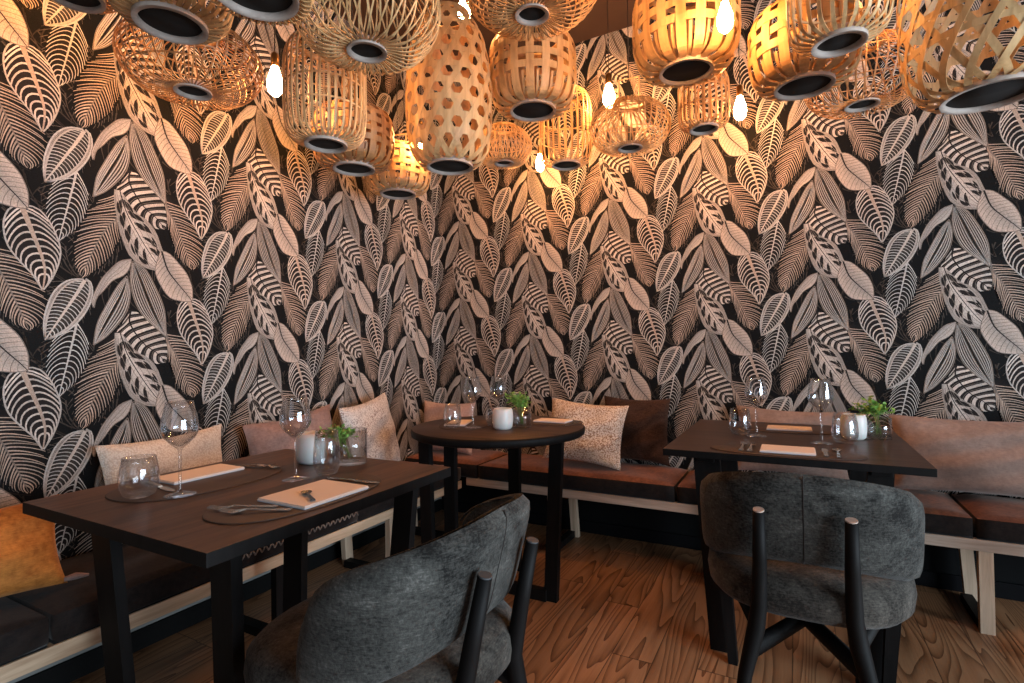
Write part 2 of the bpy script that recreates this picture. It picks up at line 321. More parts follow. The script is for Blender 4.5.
# faint undergrowth strokes
for k in range(150):
    x=rnd.uniform(-.7,.6); y=rnd.uniform(-1.0,0.0); a=rnd.uniform(-2.4,-.7); l=rnd.uniform(.08,.2)
    T.strip([(x+l*j/3*math.cos(a+.25*j/3),y+l*j/3*math.sin(a+.25*j/3)) for j in range(4)],.010,.003,.5,mulc(MID,rnd.uniform(.12,.38)))
fill('dark',1,BG,BG)
for nm,n_,u_ in (('frondR',17,1.38),('frondL',18,1.38),('fern',12,1.45),('spade',10,1.45),('oval',12,1.5)):
    veins(nm,.8,n_,.008,.002,mulc(MID,.62),.30,1.3,0,u_,off=1,jit=.25)
fill('frondR',1,DK,BG); veins('frondR',2,21,.0095,.003,TAN,.24,1.2,0,1.0,off=1,jit=.16); midrib('frondR',2.2,.012,.004,MID)
fill('frondL',1.2,DK,BG); veins('frondL',2.1,24,.0095,.003,mulc(TAN,1.12),.20,1.2,0,1.0,off=1,jit=.16); midrib('frondL',2.3,.012,.004,MID)
fill('fern',2.6,DK,BG); veins('fern',2.9,13,.0075,.004,COOL,.27,1.9,.02,.97,off=1); midrib('fern',3.0,.014,.005,COOL)
fill('spade',3.4,DK,DK); veins('spade',3.7,11,.0125,.0075,LT,.27,1.75,.02,.97,t0=-.02,tl=.9); outline('spade',3.8,.009,LT2); midrib('spade',3.9,.030,.007,TAN)
fill('oval',4.2,(.06,.055,.05),DK); veins('oval',4.5,17,.0065,.005,COOL,.10,1.3,.01,.78,off=1); outline('oval',4.6,.010,LT2,.79); outline('oval',4.6,.008,COOL,1.0); midrib('oval',4.7,.022,.007,LT); longi('oval',4.55,(.88,.94),.004,LT2)
fill('zebra',5.0,DK,DK)
M_,Lz,Rz=leafpts('zebra')
for si,Sd in enumerate((Lz,Rz)):
    n=9
    for k in range(n):
        a=.02+.96*k/n; w=.052 if si else .050
        c0=mulc(LT,.85+.3*rnd.random())
        A=[P_(M_,Sd,j/6*.98,a+(.13 if si==0 else .05)*(j/6)**1.5) for j in range(7)]
        B=[P_(M_,Sd,j/6*.98,a+w*(1-.2*(j/6))+(.13 if si==0 else .05)*(j/6)**1.5) for j in range(7)]
        T.quadrow(A,B,5.3,c0)
        A2=[P_(M_,Sd,j/6*.95,a+.085+(.13 if si==0 else .05)*(j/6)**1.5) for j in range(7)]
        T.strip(A2,.003,.002,5.35,MID)
midrib('zebra',5.5,.012,.004,DK)
fill('mottled',5.8,mulc(LT,1.08),mulc(LT,.55))
M_,Lz,Rz=leafpts('mottled')
for Sd in (Lz,Rz):
    for k in range(5):
        a=.08+.155*k+rnd.uniform(-.02,.02); u=rnd.uniform(.10,.2)
        T.strip([P_(M_,Sd,u+rnd.uniform(.5,.62)*j/5,a+.16*(j/5)**1.3) for j in range(6)],.004,.003,6.1,DK,wm=rnd.uniform(.022,.036)); T.strip([P_(M_,Sd,.62+.1*j/4,a+.02+.12*j/4) for j in range(5)],.003,.003,6.12,DK,wm=rnd.uniform(.014,.026)); T.strip([P_(M_,Sd,.05+.85*j/5,a+.07+.13*(j/5)**1.3) for j in range(6)],.003,.002,6.13,MID)
for Sd in (Lz,Rz):
    for u in (.2,.5,.85): T.strip([P_(M_,Sd,u,.05+.9*j/8) for j in range(9)],.003,.003,6.15,MID)
midrib('mottled',6.2,.007,.005,DK)
fill('lanceL',6.6,(.07,.06,.053),(.035,.031,.028)); longi('lanceL',6.9,(.0,.22,.44,.66,.86),.0075,LT2,.25); outline('lanceL',7.0,.007,MID)
fill('lanceR',6.6,(.07,.06,.053),(.035,.031,.028)); longi('lanceR',6.9,(.0,.18,.36,.54,.72,.89),.0065,LT2,.25); outline('lanceR',7.0,.007,MID)
fill('ribbon',7.3,mulc(LT2,.8),mulc(LT,.9)); longi('ribbon',7.6,(.3,.6),.004,mulc(LT,.45),.5); outline('ribbon',7.65,.005,MID)
fill('pale',7.3,mulc(LT,.62),(.57,.49,.43)); veins('pale',7.6,12,.005,.003,mulc(LT,.35),.13,1.4,0,.97,off=1); midrib('pale',7.8,.013,.004,DK); outline('pale',7.7,.006,MID)
TV=np.array(T.v); TF=np.array(T.f); TC=np.array(T.c)
mp=mat('printed foliage wallpaper',rough=.62); at=nd(mp,'ShaderNodeAttribute'); at.attribute_name='print'
wv=coords(mp,(1,1,1),True); wn_=noise(mp,wv,260,2,.5)
lk(mp,mixc(mp,1.0,at.outputs['Color'],ramp(mp,wn_,[(.3,(.72,.72,.72)),(.7,(1.18,1.18,1.18))]),'MULTIPLY'),bs(mp).inputs['Base Color'])
bs(mp).inputs['Specular IOR Level'].default_value=.06
def papered(name, side, cols, s0, smin, smax, zb, par=0):
    V=[];Fc=[];C=[];o=0; LAY=.00022
    for i in cols:
        for j in range(-3,7):
            z0=zb-(j+(.5 if (i+par)%2 else 0))*PP; s=s0+WW*i
            v=TV.copy(); S_=s+v[:,0]*PP; Z_=z0+v[:,1]*PP
            if Z_.max()<.40 or Z_.min()>ZC or S_.max()<smin or S_.min()>smax: continue
            S_=np.clip(S_,smin,smax); Z_=np.clip(Z_,.40,ZC); d=.0012+v[:,2]*LAY
            q=np.stack([S_,-d,Z_],1) if side=='R' else np.stack([d,S_,Z_],1)
            V.append(q); Fc.append(TF+o); C.append(TC); o+=len(q)
    V=np.concatenate(V); Fc=np.concatenate(Fc); C=np.concatenate(C)
    # drop collapsed faces
    p=V[Fc]; ar=np.linalg.norm(np.cross(p[:,2]-p[:,0],p[:,3]-p[:,1]),axis=1); Fc=Fc[ar>1e-8]
    if side=='R': bx=[(smin-.12,0,.40),(smax,0,.40),(smax,.12,.40),(smin-.12,.12,.40),(smin-.12,0,ZC),(smax,0,ZC),(smax,.12,ZC),(smin-.12,.12,ZC)]
    else: bx=[(-.12,smin,.40),(0,smin,.40),(0,smax,.40),(-.12,smax,.40),(-.12,smin,ZC),(0,smin,ZC),(0,smax,ZC),(-.12,smax,ZC)]
    bf=[(0,3,2,1),(4,5,6,7),(0,1,5,4),(1,2,6,5),(2,3,7,6),(3,0,4,7)]
    n0=len(V); V=np.concatenate([V,np.array(bx)]); faces=Fc.tolist()+[tuple(k+n0 for k in f) for f in bf]
    C=np.concatenate([C,np.array([BG]*8)])
    me=bpy.data.meshes.new(name); me.from_pydata(V.tolist(),[],faces); me.materials.append(mp)
    ca=me.color_attributes.new('print','FLOAT_COLOR','POINT'); ca.data.foreach_set('color',np.c_[C,np.ones(len(C))].astype(np.float32).ravel())
    me.update(); ob=bpy.data.objects.new(name,me); COL.objects.link(ob); ob['kind']='structure'; return ob
papered('wall_right','R',range(-2,11),.1783,0.0,XE,2.000)
# left wall: columns counted from the corner towards the camera
def papered_left():
    V0=TV
    return papered('wall_left','L',range(-10,3),-.3614,YS,0.0,2.0015,1)
papered_left()
mlp=mat('grey wall paint',(.22,.225,.215),.7)
mdk=mat('shaded lower wall',(.006,.0065,.007),.7,Specular_IOR_Level=.1)  # near black puts the shade under the right bench into the wall colour
b=MB(); b.box(-.12,0,YS,0,0,.40); struct('wall_left_lower',b,mlp)
b=MB(); b.box(-.12,XE,0,.12,0,.40); struct('wall_right_lower',b,mdk)
b=MB(); b.box(0,.014,YS,-.016,0,.075,.003); struct('baseboard_left',b,mat('black baseboard',(.006,.006,.006),.7,Specular_IOR_Level=.1))
b=MB(); b.box(.0,XE,-.014,0,0,.07,.003); struct('baseboard_right',b,mat('black baseboard b',(.005,.005,.006),.7,Specular_IOR_Level=.1))
# walls behind the camera with the daylight windows
def wall_with_window(name,axis,at_,lo,hi,w0,w1,z0,z1,mat_):
    b=MB()
    def bx(a0,a1,c0,c1):
        if axis=='x': b.box(at_,at_+.12,a0,a1,c0,c1)
        else: b.box(a0,a1,at_-.12,at_,c0,c1)
    bx(lo,w0,0,ZC); bx(w1,hi,0,ZC); bx(w0,w1,0,z0); bx(w0,w1,z1,ZC)
    struct(name,b,mat_)
wall_with_window('wall_east','x',XE,YS,0,-4.1,-1.5,.12,1.95,mw)
wall_with_window('wall_south','y',YS,0,XE,1.2,3.6,.75,2.35,mw)
mfr=mat('white window frame',(.6,.6,.58),.5)
b=MB()
for (y0,y1,z0,z1) in ((-4.1,-4.04,.12,1.95),(-1.56,-1.5,.12,1.95),(-4.04,-1.56,.12,.18),(-4.04,-1.56,1.89,1.95),(-2.83,-2.77,.18,1.89)): b.box(XE+.02,XE+.08,y0,y1,z0,z1)
struct('window_1',b,mfr)
b=MB()
for (x0,x1,z0,z1) in ((1.2,1.26,.75,2.35),(3.54,3.6,.75,2.35),(1.26,3.54,.75,.81),(1.26,3.54,2.29,2.35),(2.37,2.43,.81,2.29)): b.box(x0,x1,YS-.08,YS-.02,z0,z1)
struct('window_2',b,mfr)
def area(name,loc,rot,sx_,sy_,pw,col,spread=PI):
    l=bpy.data.lights.new(name,'AREA'); l.shape='RECTANGLE'; l.size=sx_; l.size_y=sy_; l.energy=pw; l.color=col; l.spread=spread
    o=bpy.data.objects.new(name,l); COL.objects.link(o); o.location=loc; o.rotation_euler=rot; return o
area('daylight_east',(XE+.16,-2.8,1.03),(0,math.radians(90),0),1.8,2.6,DAY_E,(.74,.88,1.0))
area('daylight_south',(2.4,YS-.16,1.6),(math.radians(90),0,0),2.4,1.6,DAY_S,(.74,.88,1.0))
wd=bpy.data.worlds.new('daylight'); S.world=wd; wd.use_nodes=True
wb=wd.node_tree.nodes['Background']; wb.inputs[0].default_value=(.62,.78,1,1); wb.inputs[1].default_value=.5
# ---------------------------------------------------------------- tables
TZ=.75
def trestle_legs(root,x0,x1,y0,y1,th,ylim=9):
    cx,cy=(x0+x1)/2,(y0+y1)/2
    for X in (x0+.13,x1-.12):
        for Y in (y0+.115,y1-.06):
            Y=min(Y,ylim); b=MB(); b.bar((X+(cx-X)*.16,Y+(cy-Y)*.16,0),(X,Y,TZ-th),.070 if X>cx else .09,.026); o=b.build('leg',M_black,root)
    for X in (x0+.13,x1-.12):
        b=MB(); b.box(X-.03,X+.03,y0+.09,min(y1-.05,ylim+.02),TZ-th-.03,TZ-th,.003); b.build('support_rail',M_black,root)
def rect_table(label,x0,x1,y0,y1,m_,th=.028,yl=9):
    root=thing('dining_table',label,'table',((x0+x1)/2,(y0+y1)/2,0))
    ox,oy=(x0+x1)/2,(y0+y1)/2
    b=MB(); b.box(x0-ox,x1-ox,y0-oy,y1-oy,TZ-th,TZ,.0015); tp=b.build('tabletop',[m_,M_black],root)
    for p_ in tp.data.polygons: p_.material_index=0 if p_.normal.z>.6 else 1
    trestle_legs(root,x0-ox,x1-ox,y0-oy,y1-oy,th,yl-oy); return root
rect_table('rectangular dark oak table nearest the left wall with inward leaning legs',.515,1.262,-2.458,-1.69,M_table)
rect_table('rectangular dark oak table behind the single chair on the right',1.783,2.556,-1.131,-.285,M_table_r,.024,-.46)
rect_table('corner of a dark table cut off by the right edge of the photo',2.985,3.7,-1.38,-.58,M_table_r,.03)
rt_=thing('round_table','round dark wooden table standing in the corner of the room','table',(.958,-.862,0))
b=MB(); b.lathe([(.0,TZ-.036),(.395,TZ-.036),(.405,TZ-.03),(.408,TZ-.008),(.402,TZ),(.0,TZ)],64); tp=b.build('tabletop',[M_table_r,M_black],rt_)
for p_ in tp.data.polygons: p_.material_index=0 if p_.normal.z>.6 else 1
LEGP=[((.302,-.003),(.277,-.033)),((-.215,-.085),(-.225,-.075)),((-.27,-.21),(-.26,-.20)),((-.02,.20),(-.02,.19))]
for (tx,ty),(bx_,by_) in LEGP:
    b=MB(); b.bar((bx_,by_,0),(tx,ty,TZ-.036),.060,.030); b.build('leg',M_black,rt_)
b=MB(); b.box(-.20,.262,-.062,-.028,0.0,.05,.002); b.build('floor_bar',M_black,rt_)
b=MB(); b.bar((-.26,-.20,.0),(-.02,.19,.0),.03,.03)
b=MB(); b.tube([(-.26,-.20,.026),(-.02,.19,.026)],.024,4); b.build('floor_bar',M_black,rt_)
b=MB(); b.box(-.25,.28,-.10,-.03,TZ-.062,TZ-.036,.002); b.build('support_rail',M_black,rt_)

# ---------------------------------------------------------------- chairs
def superpt(a,v,hw,hd,zc,hh,out):
    """shell surface: a -1..1 across, v -1..1 up, out = offset outward"""
    ph=a*math.radians(84)
    k=(1-abs(a)**11)**.25 if abs(a)<1 else 0
    z=zc+hh*v*k - .062*a*a - .018*abs(a)
    sn=math.copysign(abs(math.sin(ph))**.72,a) if a else 0; cs=math.cos(ph)**.6
    x=(hw+out)*sn; y=-(hd+out)*cs+(hd-.232)
    y+= -.26*(z-zc)
    return Vector((x,y,z))
def make_chair(label):
    root=thing('dining_chair',label,'chair')
    na,nv=72,14; hw,hd,zc,hh=.250,.300,.683,.118
    outer=[];inner=[]
    for i in range(na+1):
        a=-1+2*i/na; a=math.copysign(min(abs(a),.9999),a)
        ro=[];ri=[]
        for j in range(nv+1):
            v=-1+2*j/nv; e=(1-abs(v)**5)**.5*(1-abs(a)**14)**.5
            ro.append(superpt(a,v,hw,hd,zc,hh,.024*e)); ri.append(superpt(a,v,hw,hd,zc,hh,-.026*e))
        outer.append(ro); inner.append(ri)
    b=MB(); b.grid(outer); b.grid(inner)
    bk=b.build('backrest',M_chair,root)
    pip=[superpt(math.sin(t*PI/2*1.0)*.985,.93,hw,hd,zc,hh,-.016) for t in [(-1+2*i/48) for i in range(49)]]
    b=MB(); b.tube([superpt(0,v,hw,hd,zc,hh,.0235*(1-abs(v)**5)**.5) for v in [(-.97+1.94*i/16) for i in range(17)]],.0016,6); b.build('centre_seam',M_rustd,bk)
    b=MB(); b.tube(pip,.003,6); b.build('piping',M_chair,bk)
    # seat cushion: rounded, wider at the front
    P=[]; n=40
    for z,k in ((.425,.0),(.425,.80),(.434,.92),(.452,.985),(.478,1.0),(.505,.985),(.524,.92),(.536,.80),(.541,.5),(.543,.0)):
        r=[]
        for q in range(n):
            t=2*PI*q/n; c_,s_=math.cos(t),math.sin(t); e=.72
            x=.255*math.copysign(abs(c_)**e,c_); y=.262*math.copysign(abs(s_)**e,s_)+.018
            r.append((x*k*(1+.06*(y/.27)),y*k+.0,z))
        P.append(r)
    b=MB(); b.grid(P,closev=True); b.build('seat',M_seatc,root)
    for sg in (-1,1):
        # rear post: round bar from the floor, kinked at the seat, up behind the backrest, sawn end
        pts=[(sg*.175,-.290,0),(sg*.137,-.250,.28),(sg*.110,-.235,.40),(sg*.102,-.232,.46),(sg*.098,-.256,.58),(sg*.096,-.284,.708)]
        b=MB(); b.tube(pts,[.014,.017,.021,.019,.0165,.0135],16); lg=b.build('leg',M_black,root)
        b=MB(); b.tube([(sg*.096,-.2838,.7072),(sg*.096,-.2847,.7112)],.0128,16); e=b.build('cut_end',M_end,lg); e['label']='pale sawn end'
        b=MB(); b.bar((sg*.222,.30,0),(sg*.252,.285,.43),.030,.034,0,.044,.040); b.build('leg',M_black,root)
        b=MB(); b.tube([(sg*.245,.27,.405),(sg*.18,0,.405),(sg*.108,-.230,.40)],.017,8,flat=1.2); b.build('side_rail',M_black,root)
        b=MB(); b.tube([(-sg*.238,.285,.27),(0,.02,.335),(sg*.120,-.240,.345)],.018,8,flat=1.3); b.build('cross_brace',M_black,root)
        b=MB(); b.tube([(sg*.247,.262,.395),(sg*.247,.2595,.395)],.009,16); b.build('bolt',M_steel,root)
    return root
c1=make_chair('grey fabric chair seen from behind at the table on the right')
c1.location=(2.214,-1.33,0)
c2=clone(c1,'grey fabric chair in the foreground turned to the left wall table',(1.428,-2.138,0),math.radians(90))
M_end2=mat('dark cut end',(.05,.055,.06),.6)
for lg_ in c2.children:
    for e_ in lg_.children:
        if e_.name.startswith('cut_end'):
            e_.data=e_.data.copy(); e_.data.materials[0]=M_end2; e_['label']='dark sawn end'

# ---------------------------------------------------------------- benches
def u_frame(root,axis,at_,back,front,top,mA,mB):
    """legs at `back` and `front` distance from the wall joined by a floor bar"""
    for d,nm in ((front,mA),(back,mB)):
        b=MB(); ln=.02 if d==back else 0
        if axis=='x': b.bar((at_+ln,-d,0),(at_,-d,top),.044,.030)
        else: b.bar((d,at_+ln,0),(d,at_,top),.030,.050)
        b.build('leg',nm,root)
    b=MB()
    if axis=='x': b.box(at_-.02,at_+.02,-front+.015,-back-.015,0,.035)
    else: b.box(back+.015,front-.015,at_-.022,at_+.022,0,.035)
    b.build('floor_bar',M_black,root)  # bar coloured black to stand for the shade between the pale legs
br=thing('wall_bench','pale wooden bench running along the right wall under the rust cushions','bench')
b=MB(); b.box(.475,4.0,-.410,-.375,.312,.356,.003); b.build('front_rail',M_rail_x,br)
b=MB(); b.box(.03,4.0,-.375,-.03,.325,.350); b.build('seat_board',M_black,br)
for X in (1.02,1.9,2.83,3.7): u_frame(br,'x',X,.10,.392,.312,M_rail_z,M_rail_z)
bl=thing('wall_bench','pale wooden bench running along the left wall under the dark cushions','bench')
b=MB(); b.box(.420,.455,-4.2,-.425,.296,.340,.003); b.build('front_rail',M_rail,bl)
b=MB(); b.box(.03,.420,-4.2,-.425,.312,.336); b.build('seat_board',M_black,bl)
for i,Y in enumerate((-.48,-1.02,-1.66,-2.75,-3.6)): u_frame(bl,'y',Y,.12,.432,.296,M_black if i in (0,2) else M_rail_z,M_rail_z)  # some front legs black: their shaded side is put into the colour
def cushion(label,x0,x1,y0,y1,z0,z1,axis,group,mt):
    b=MB(); n=26; mrows=16; cx,cy=(x0+x1)/2,(y0+y1)/2; hx,hy=(x1-x0)/2,(y1-y0)/2
    top=[];
    for i in range(n+1):
        r=[]
        for j in range(mrows+1):
            u=-1+2*i/n; v=-1+2*j/mrows
            e=(1-abs(u)**8)*(1-abs(v)**6)
            z=z1-.018+.018*max(e,0)**.4+.004*math.sin(7*u+3*v)*max(e,0)
            r.append((cx+hx*u,cy+hy*v,z))
        top.append(r)
    b.grid(top,mi=0)
    # boxing
    zs=[z0,z0+.01,(z0+z1)/2,z1-.026,z1-.018]; ex=[-.012,0,.004,.002,0]
    ring=[]
    def loop(d):
        L=[]
        for i in range(n+1): L.append((cx-hx+2*hx*i/n, cy-hy-d))
        for j in range(1,mrows+1): L.append((cx+hx+d, cy-hy+2*hy*j/mrows))
        for i in range(1,n+1): L.append((cx+hx-2*hx*i/n, cy+hy+d))
        for j in range(1,mrows): L.append((cx-hx-d, cy+hy-2*hy*j/mrows))
        return L
    rows=[[(p[0],p[1],z) for p in loop(e if k<4 else 0)] for k,(z,e) in enumerate(zip(zs,ex))]
    b.grid(rows,closev=True,mi=1)
    o=len(b.v); b.v+= [(cx-hx,cy-hy,z0),(cx+hx,cy-hy,z0),(cx+hx,cy+hy,z0),(cx-hx,cy+hy,z0)]; b.f.append((o,o+3,o+2,o+1)); b.mi.append(1); b.sm.append(False)
    ob=b.build('seat_cushion',[mt,M_rustd]); tag(ob,label,'cushion',group); return ob
gR='rust velvet cushions on the right wall bench'
cushion('rust velvet seat cushion under the round table on the right wall bench',.56,1.673,-.405,-.02,.357,.452,'x',gR,M_rust)
cushion('rust velvet seat cushion behind the right hand table, between two seams',1.687,2.793,-.405,-.02,.357,.452,'x',gR,M_rust)
cushion('rust velvet seat cushion at the right edge of the photo',2.807,3.9,-.405,-.02,.357,.452,'x',gR,M_rust)
cushion('rust velvet seat cushion in the room corner below the dusty pink pillow',.02,.546,-.405,-.02,.357,.452,'x',gR,M_rust)
gL='dark velvet cushions on the left wall bench'
cushion('dark velvet seat cushion nearest the room corner on the left wall bench',.02,.45,-1.25,-.43,.341,.436,'y',gL,M_rust)
lc=cushion('dark seat cushion with braided edge seen below the left table',.02,.45,-2.37,-1.262,.341,.436,'y',gL,M_rustd)
cushion('dark seat cushion at the lower left edge of the photo under the orange pillow',.02,.45,-3.5,-2.382,.341,.436,'y',gL,M_rustd)
b=MB()
for k in range(44):
    y=-1.86+k*.0135; z=.385+(.011 if k%2 else -.011); z2=.385-(.011 if k%2 else -.011)
    b.tube([(.4565,y,z),(.4585,y+.007,(z+z2)/2),(.4565,y+.0135,z2)],.0028,5)
bt=b.build('braided_trim',M_braid,lc); bt['label']='pale braid along the front edge'
# ---------------------------------------------------------------- pillows
def pillow(name,label,w,h,t,mt,wall,pos,z0,lean=14,turn=0,roll=0,out=0,group='throw pillows on the benches',seed=0,tassel=False,crease=.006,dent=0):
    """pos: distance along the wall of the centre; stands on z0, leaning to the wall"""
    r=random.Random(seed); n=30; ph=[r.uniform(0,6) for _ in range(6)]
    def pt(u,v,s):
        pin=1-.085*(1-v*v)*abs(u)**1.5; pin2=1-.10*(1-u*u)*abs(v)**1.5
        x=w/2*u*pin; y=h/2*v*pin2
        e=max(0,(1-u*u))*max(0,(1-v*v)); th=t/2*(e**.42)
        th+=crease*math.sin(5*u+ph[0]+3*v)*e**.5*1.2+crease*math.sin(9*v+ph[1]-4*u)*e**.5
        if dent: y-= dent*math.exp(-(u/.35)**2)*max(0,v)**2
        return Vector((x,s*th,y+h/2))
    b=MB()
    for s in (-1,1): b.grid([[pt(-1+2*i/n,-1+2*j/n,s) for j in range(n+1)] for i in range(n+1)])
    R=Matrix.Rotation(math.radians(roll),4,'Y')
    ob=b.build(name,mt,None,Matrix.Translation((0,0,0))@R)
    if tassel:
        q=MB(); q.tube([(w/2-.01,0,.012),(w/2+.02,0,.012),(w/2+.05,-.004,.006)],[.006,.010,.004],8); q.build('tassel',M_mauve,ob)
    le=math.radians(lean); z0+=w/2*abs(math.sin(math.radians(roll)))*.9
    if wall=='R': Mx=Matrix.Rotation(math.radians(turn),4,'Z')@Matrix.Rotation(-le,4,'X'); yy=-(.02+t*.5+math.sin(le)*h)-out; ob.matrix_world=Matrix.Translation((pos,yy,z0))@Mx
    else: Mx=Matrix.Rotation(math.radians(90+turn),4,'Z')@Matrix.Rotation(-le,4,'X'); xx=(.02+t*.5+math.sin(le)*h)+out; ob.matrix_world=Matrix.Translation((xx,pos,z0))@Mx
    tag(ob,label,'pillow',group); return ob
zL,zR=.443,.459
pillow('throw_pillow','orange velvet pillow with a tassel at the left edge of the photo',.44,.26,.15,M_orange,'L',-2.50,zL,18,-8,out=.10,seed=1,tassel=True)
pillow('throw_pillow','beige linen pillow standing behind the orange one',.42,.29,.07,M_beige,'L',-2.60,zL,2,0,seed=2)
pillow('throw_pillow','cream nubbly pillow behind the wine glass on the left table',.46,.36,.10,M_white,'L',-1.87,zL,8,0,-2.0,seed=3)
pillow('throw_pillow','mauve velvet pillow between the cream pillow and the white dotted one',.50,.36,.12,M_mauve,'L',-1.29,zL,5,0,-5,seed=4,dent=.01)
pillow('throw_pillow','white dotted pillow standing behind the left table vase',.40,.40,.12,M_dots,'L',-.89,zL,10,6,-7,out=.10,seed=5)
pillow('throw_pillow','dusty pink pillow in the corner left of the round table',.40,.325,.10,M_pinkp,'R',.235,zR,8,0,0,out=.16,seed=6)
pillow('throw_pillow','white and copper speckled pillow to the right of the round table',.46,.35,.13,M_sequin,'R',1.15,zR,15,0,4,out=.12,seed=7)
pillow('throw_pillow','dark brown fur pillow beside the speckled one',.38,.37,.10,M_dkbr,'R',1.40,zR,3,0,1,seed=8)
pillow('throw_pillow','blush velvet pillow whose top shows behind the right table',.50,.335,.09,M_taupe,'R',2.17,zR,5,0,1.5,seed=9)
pillow('throw_pillow','large taupe velvet pillow right of the right table',.66,.335,.16,M_taupe,'R',2.90,zR,7,0,0,seed=10,crease=.010)
# ---------------------------------------------------------------- tableware
T0=TZ+.0002
def wine_glass(label,loc,k=1.0):
    root=thing('wine_glass',label,'wine glass',loc,0,'stemmed wine glasses on the tables')
    out=[(.0,.0),(.036,.0),(.037,.0016),(.020,.0045),(.006,.009),(.0038,.016),(.0034,.06),(.0036,.108),(.006,.116),(.020,.128),(.036,.146),(.0425,.160),(.043,.170),(.040,.195),(.0335,.222),(.031,.236)]
    inn=[(.030,.2365),(.0325,.222),(.039,.195),(.042,.170),(.0413,.161),(.035,.148),(.019,.131),(.004,.121),(.0,.1205)]
    b=MB(); b.lathe([(r*k,z*k) for r,z in out+inn],36); b.build('glass',M_glass,root); return root
def tumbler(label,loc,h=.105,R=.040):
    root=thing('water_tumbler',label,'tumbler',loc,0,'stemless water tumblers on the tables')
    out=[(.0,.0),(R*.55,.0),(R*.8,.006),(R*1.0,.026),(R*1.04,.042),(R*.97,h*.7),(R*.84,h)]
    inn=[(R*.82,h+.0004),(R*.94,h*.7),(R*1.01,.043),(R*.95,.029),(R*.7,.014),(.0,.011)]
    b=MB(); b.lathe(out+inn,36); b.build('glass',M_glass,root); return root
def candle(label,loc,R=.040,h=.092):
    root=thing('candle_holder',label,'candle holder',loc,0,'white frosted candle holders on the tables')
    pr=[(.0,0),(R*.75,0),(R*.93,.008),(R*1.0,.03),(R*1.02,h*.55),(R*.98,h*.85),(R*.88,h*.98),(R*.82,h),(R*.76,h*.97),(R*.76,h*.3),(0,h*.3)]
    P=[]
    n=40
    for r,z in pr:
        P.append([(r*(1+.07*abs(math.sin(2*t_))**3)*math.cos(t_),r*(1+.07*abs(math.sin(2*t_))**3)*math.sin(t_),z) for t_ in [2*PI*q/n for q in range(n)]])
    b=MB(); b.grid(P,closev=True); b.build('holder',M_candle,root)
    b=MB(); b.lathe([(0,h*.3),(R*.7,h*.3),(R*.7,h*.62),(0,h*.62)],24); b.build('candle',M_petal,root)
    b=MB(); b.tube([(0,0,h*.62),(0,0,h*.75)],.001,5); b.build('wick',M_cord,root); return root
def vase(label,loc,R=.040,h=.10):
    root=thing('glass_vase',label,'vase',loc,0,'small glass vases of greenery')
    b=MB(); b.lathe([(0,0),(R,0),(R,h),(R-.003,h),(R-.003,.010),(0,.010)],40); b.build('glass',M_glass,root)
    b=MB(); b.lathe([(0,.0105),(R-.0035,.0105),(R-.0035,h*.42),(0,h*.42)],40); b.build('water',M_water,root); return root
def sprig(label,loc,h,spread,side,flower=False,seed=0,nl=60,ls=.016):
    r=random.Random(seed); root=thing('herb_sprig',label,'greenery',loc,0,'green sprigs in the glass vases')
    st=MB(); lf=MB()
    for k in range(7):
        a=r.uniform(0,2*PI); dx=side[0]+spread*math.cos(a)*r.random(); dy=side[1]+spread*math.sin(a)*r.random(); hh=h*r.uniform(.75,1.0)
        pts=[(r.uniform(-.01,.01),r.uniform(-.01,.01),.014),(dx*.35,dy*.35,hh*.55),(dx,dy,hh)]
        cur=[]
        for i in range(9):
            t=i/8; cur.append(tuple((1-t)**2*pts[0][c]+2*t*(1-t)*pts[1][c]+t*t*pts[2][c] for c in range(3)))
        st.tube(cur,.0011,5)
        for q in range(nl//5):
            t=r.uniform(.62,1.0); i=min(int(t*8),7); p=Vector(cur[i])+Vector((r.gauss(0,spread*.28),r.gauss(0,spread*.28),r.gauss(0,.010)))
            if p.z<.09: p.z=.09+r.random()*.02
            d=Vector((r.uniform(-1,1),r.uniform(-1,1),r.uniform(-.2,.9))).normalized(); sd=d.cross(Vector((r.uniform(-1,1),r.uniform(-1,1),1))).normalized(); nn=d.cross(sd)
            L=ls*r.uniform(.6,1.2); w=L*.42
            st.tube([cur[i],p],.0006,4)
            vs=[p,p+d*L*.3+sd*w*.8+nn*w*.15,p+d*L*.55+sd*w*.5,p+d*L*.75+sd*w*.75+nn*w*.2,p+d*L,p+d*L*.75-sd*w*.75+nn*w*.2,p+d*L*.55-sd*w*.5,p+d*L*.3-sd*w*.8+nn*w*.15,p+d*L*.5-nn*w*.12]
            lf.add(vs,[(8,i_,(i_+1)%8) for i_ in range(8)],0,True)
    st.build('stems',M_stem,root); lf.build('foliage',M_leaf,root)
    if flower:
        q=MB()
        for fl in range(3):
            c=Vector((side[0]-.03+fl*.012,side[1],h*.80+fl*.008))
            for i in range(6):
                a=2*PI*i/6; d=Vector((math.cos(a),math.sin(a),.5)).normalized(); s_=Vector((-math.sin(a),math.cos(a),0)); 
                q.add([c,c+d*.008+s_*.006,c+d*.016,c+d*.008-s_*.006],[(0,1,2,3)],0,True)
        q.build('blossom',M_petal,root)
    return root
def placemat(label,loc,rx,ry,rz=0):
    n=56; P=[]
    for k,z in ((.0,0),(.985,0),(1.0,.0008),(1.0,.0022),(.985,.003),(0,.003)):
        P.append([(rx*k*math.copysign(abs(math.cos(t))**.85,math.cos(t)),ry*k*math.copysign(abs(math.sin(t))**.85,math.sin(t)),z) for t in [2*PI*q/n for q in range(n)]])
    b=MB(); b.grid(P,closev=True); o=b.build('placemat',M_mat); o.location=loc; o.rotation_euler=(0,0,rz); tag(o,label,'placemat','oval leather placemats'); return o
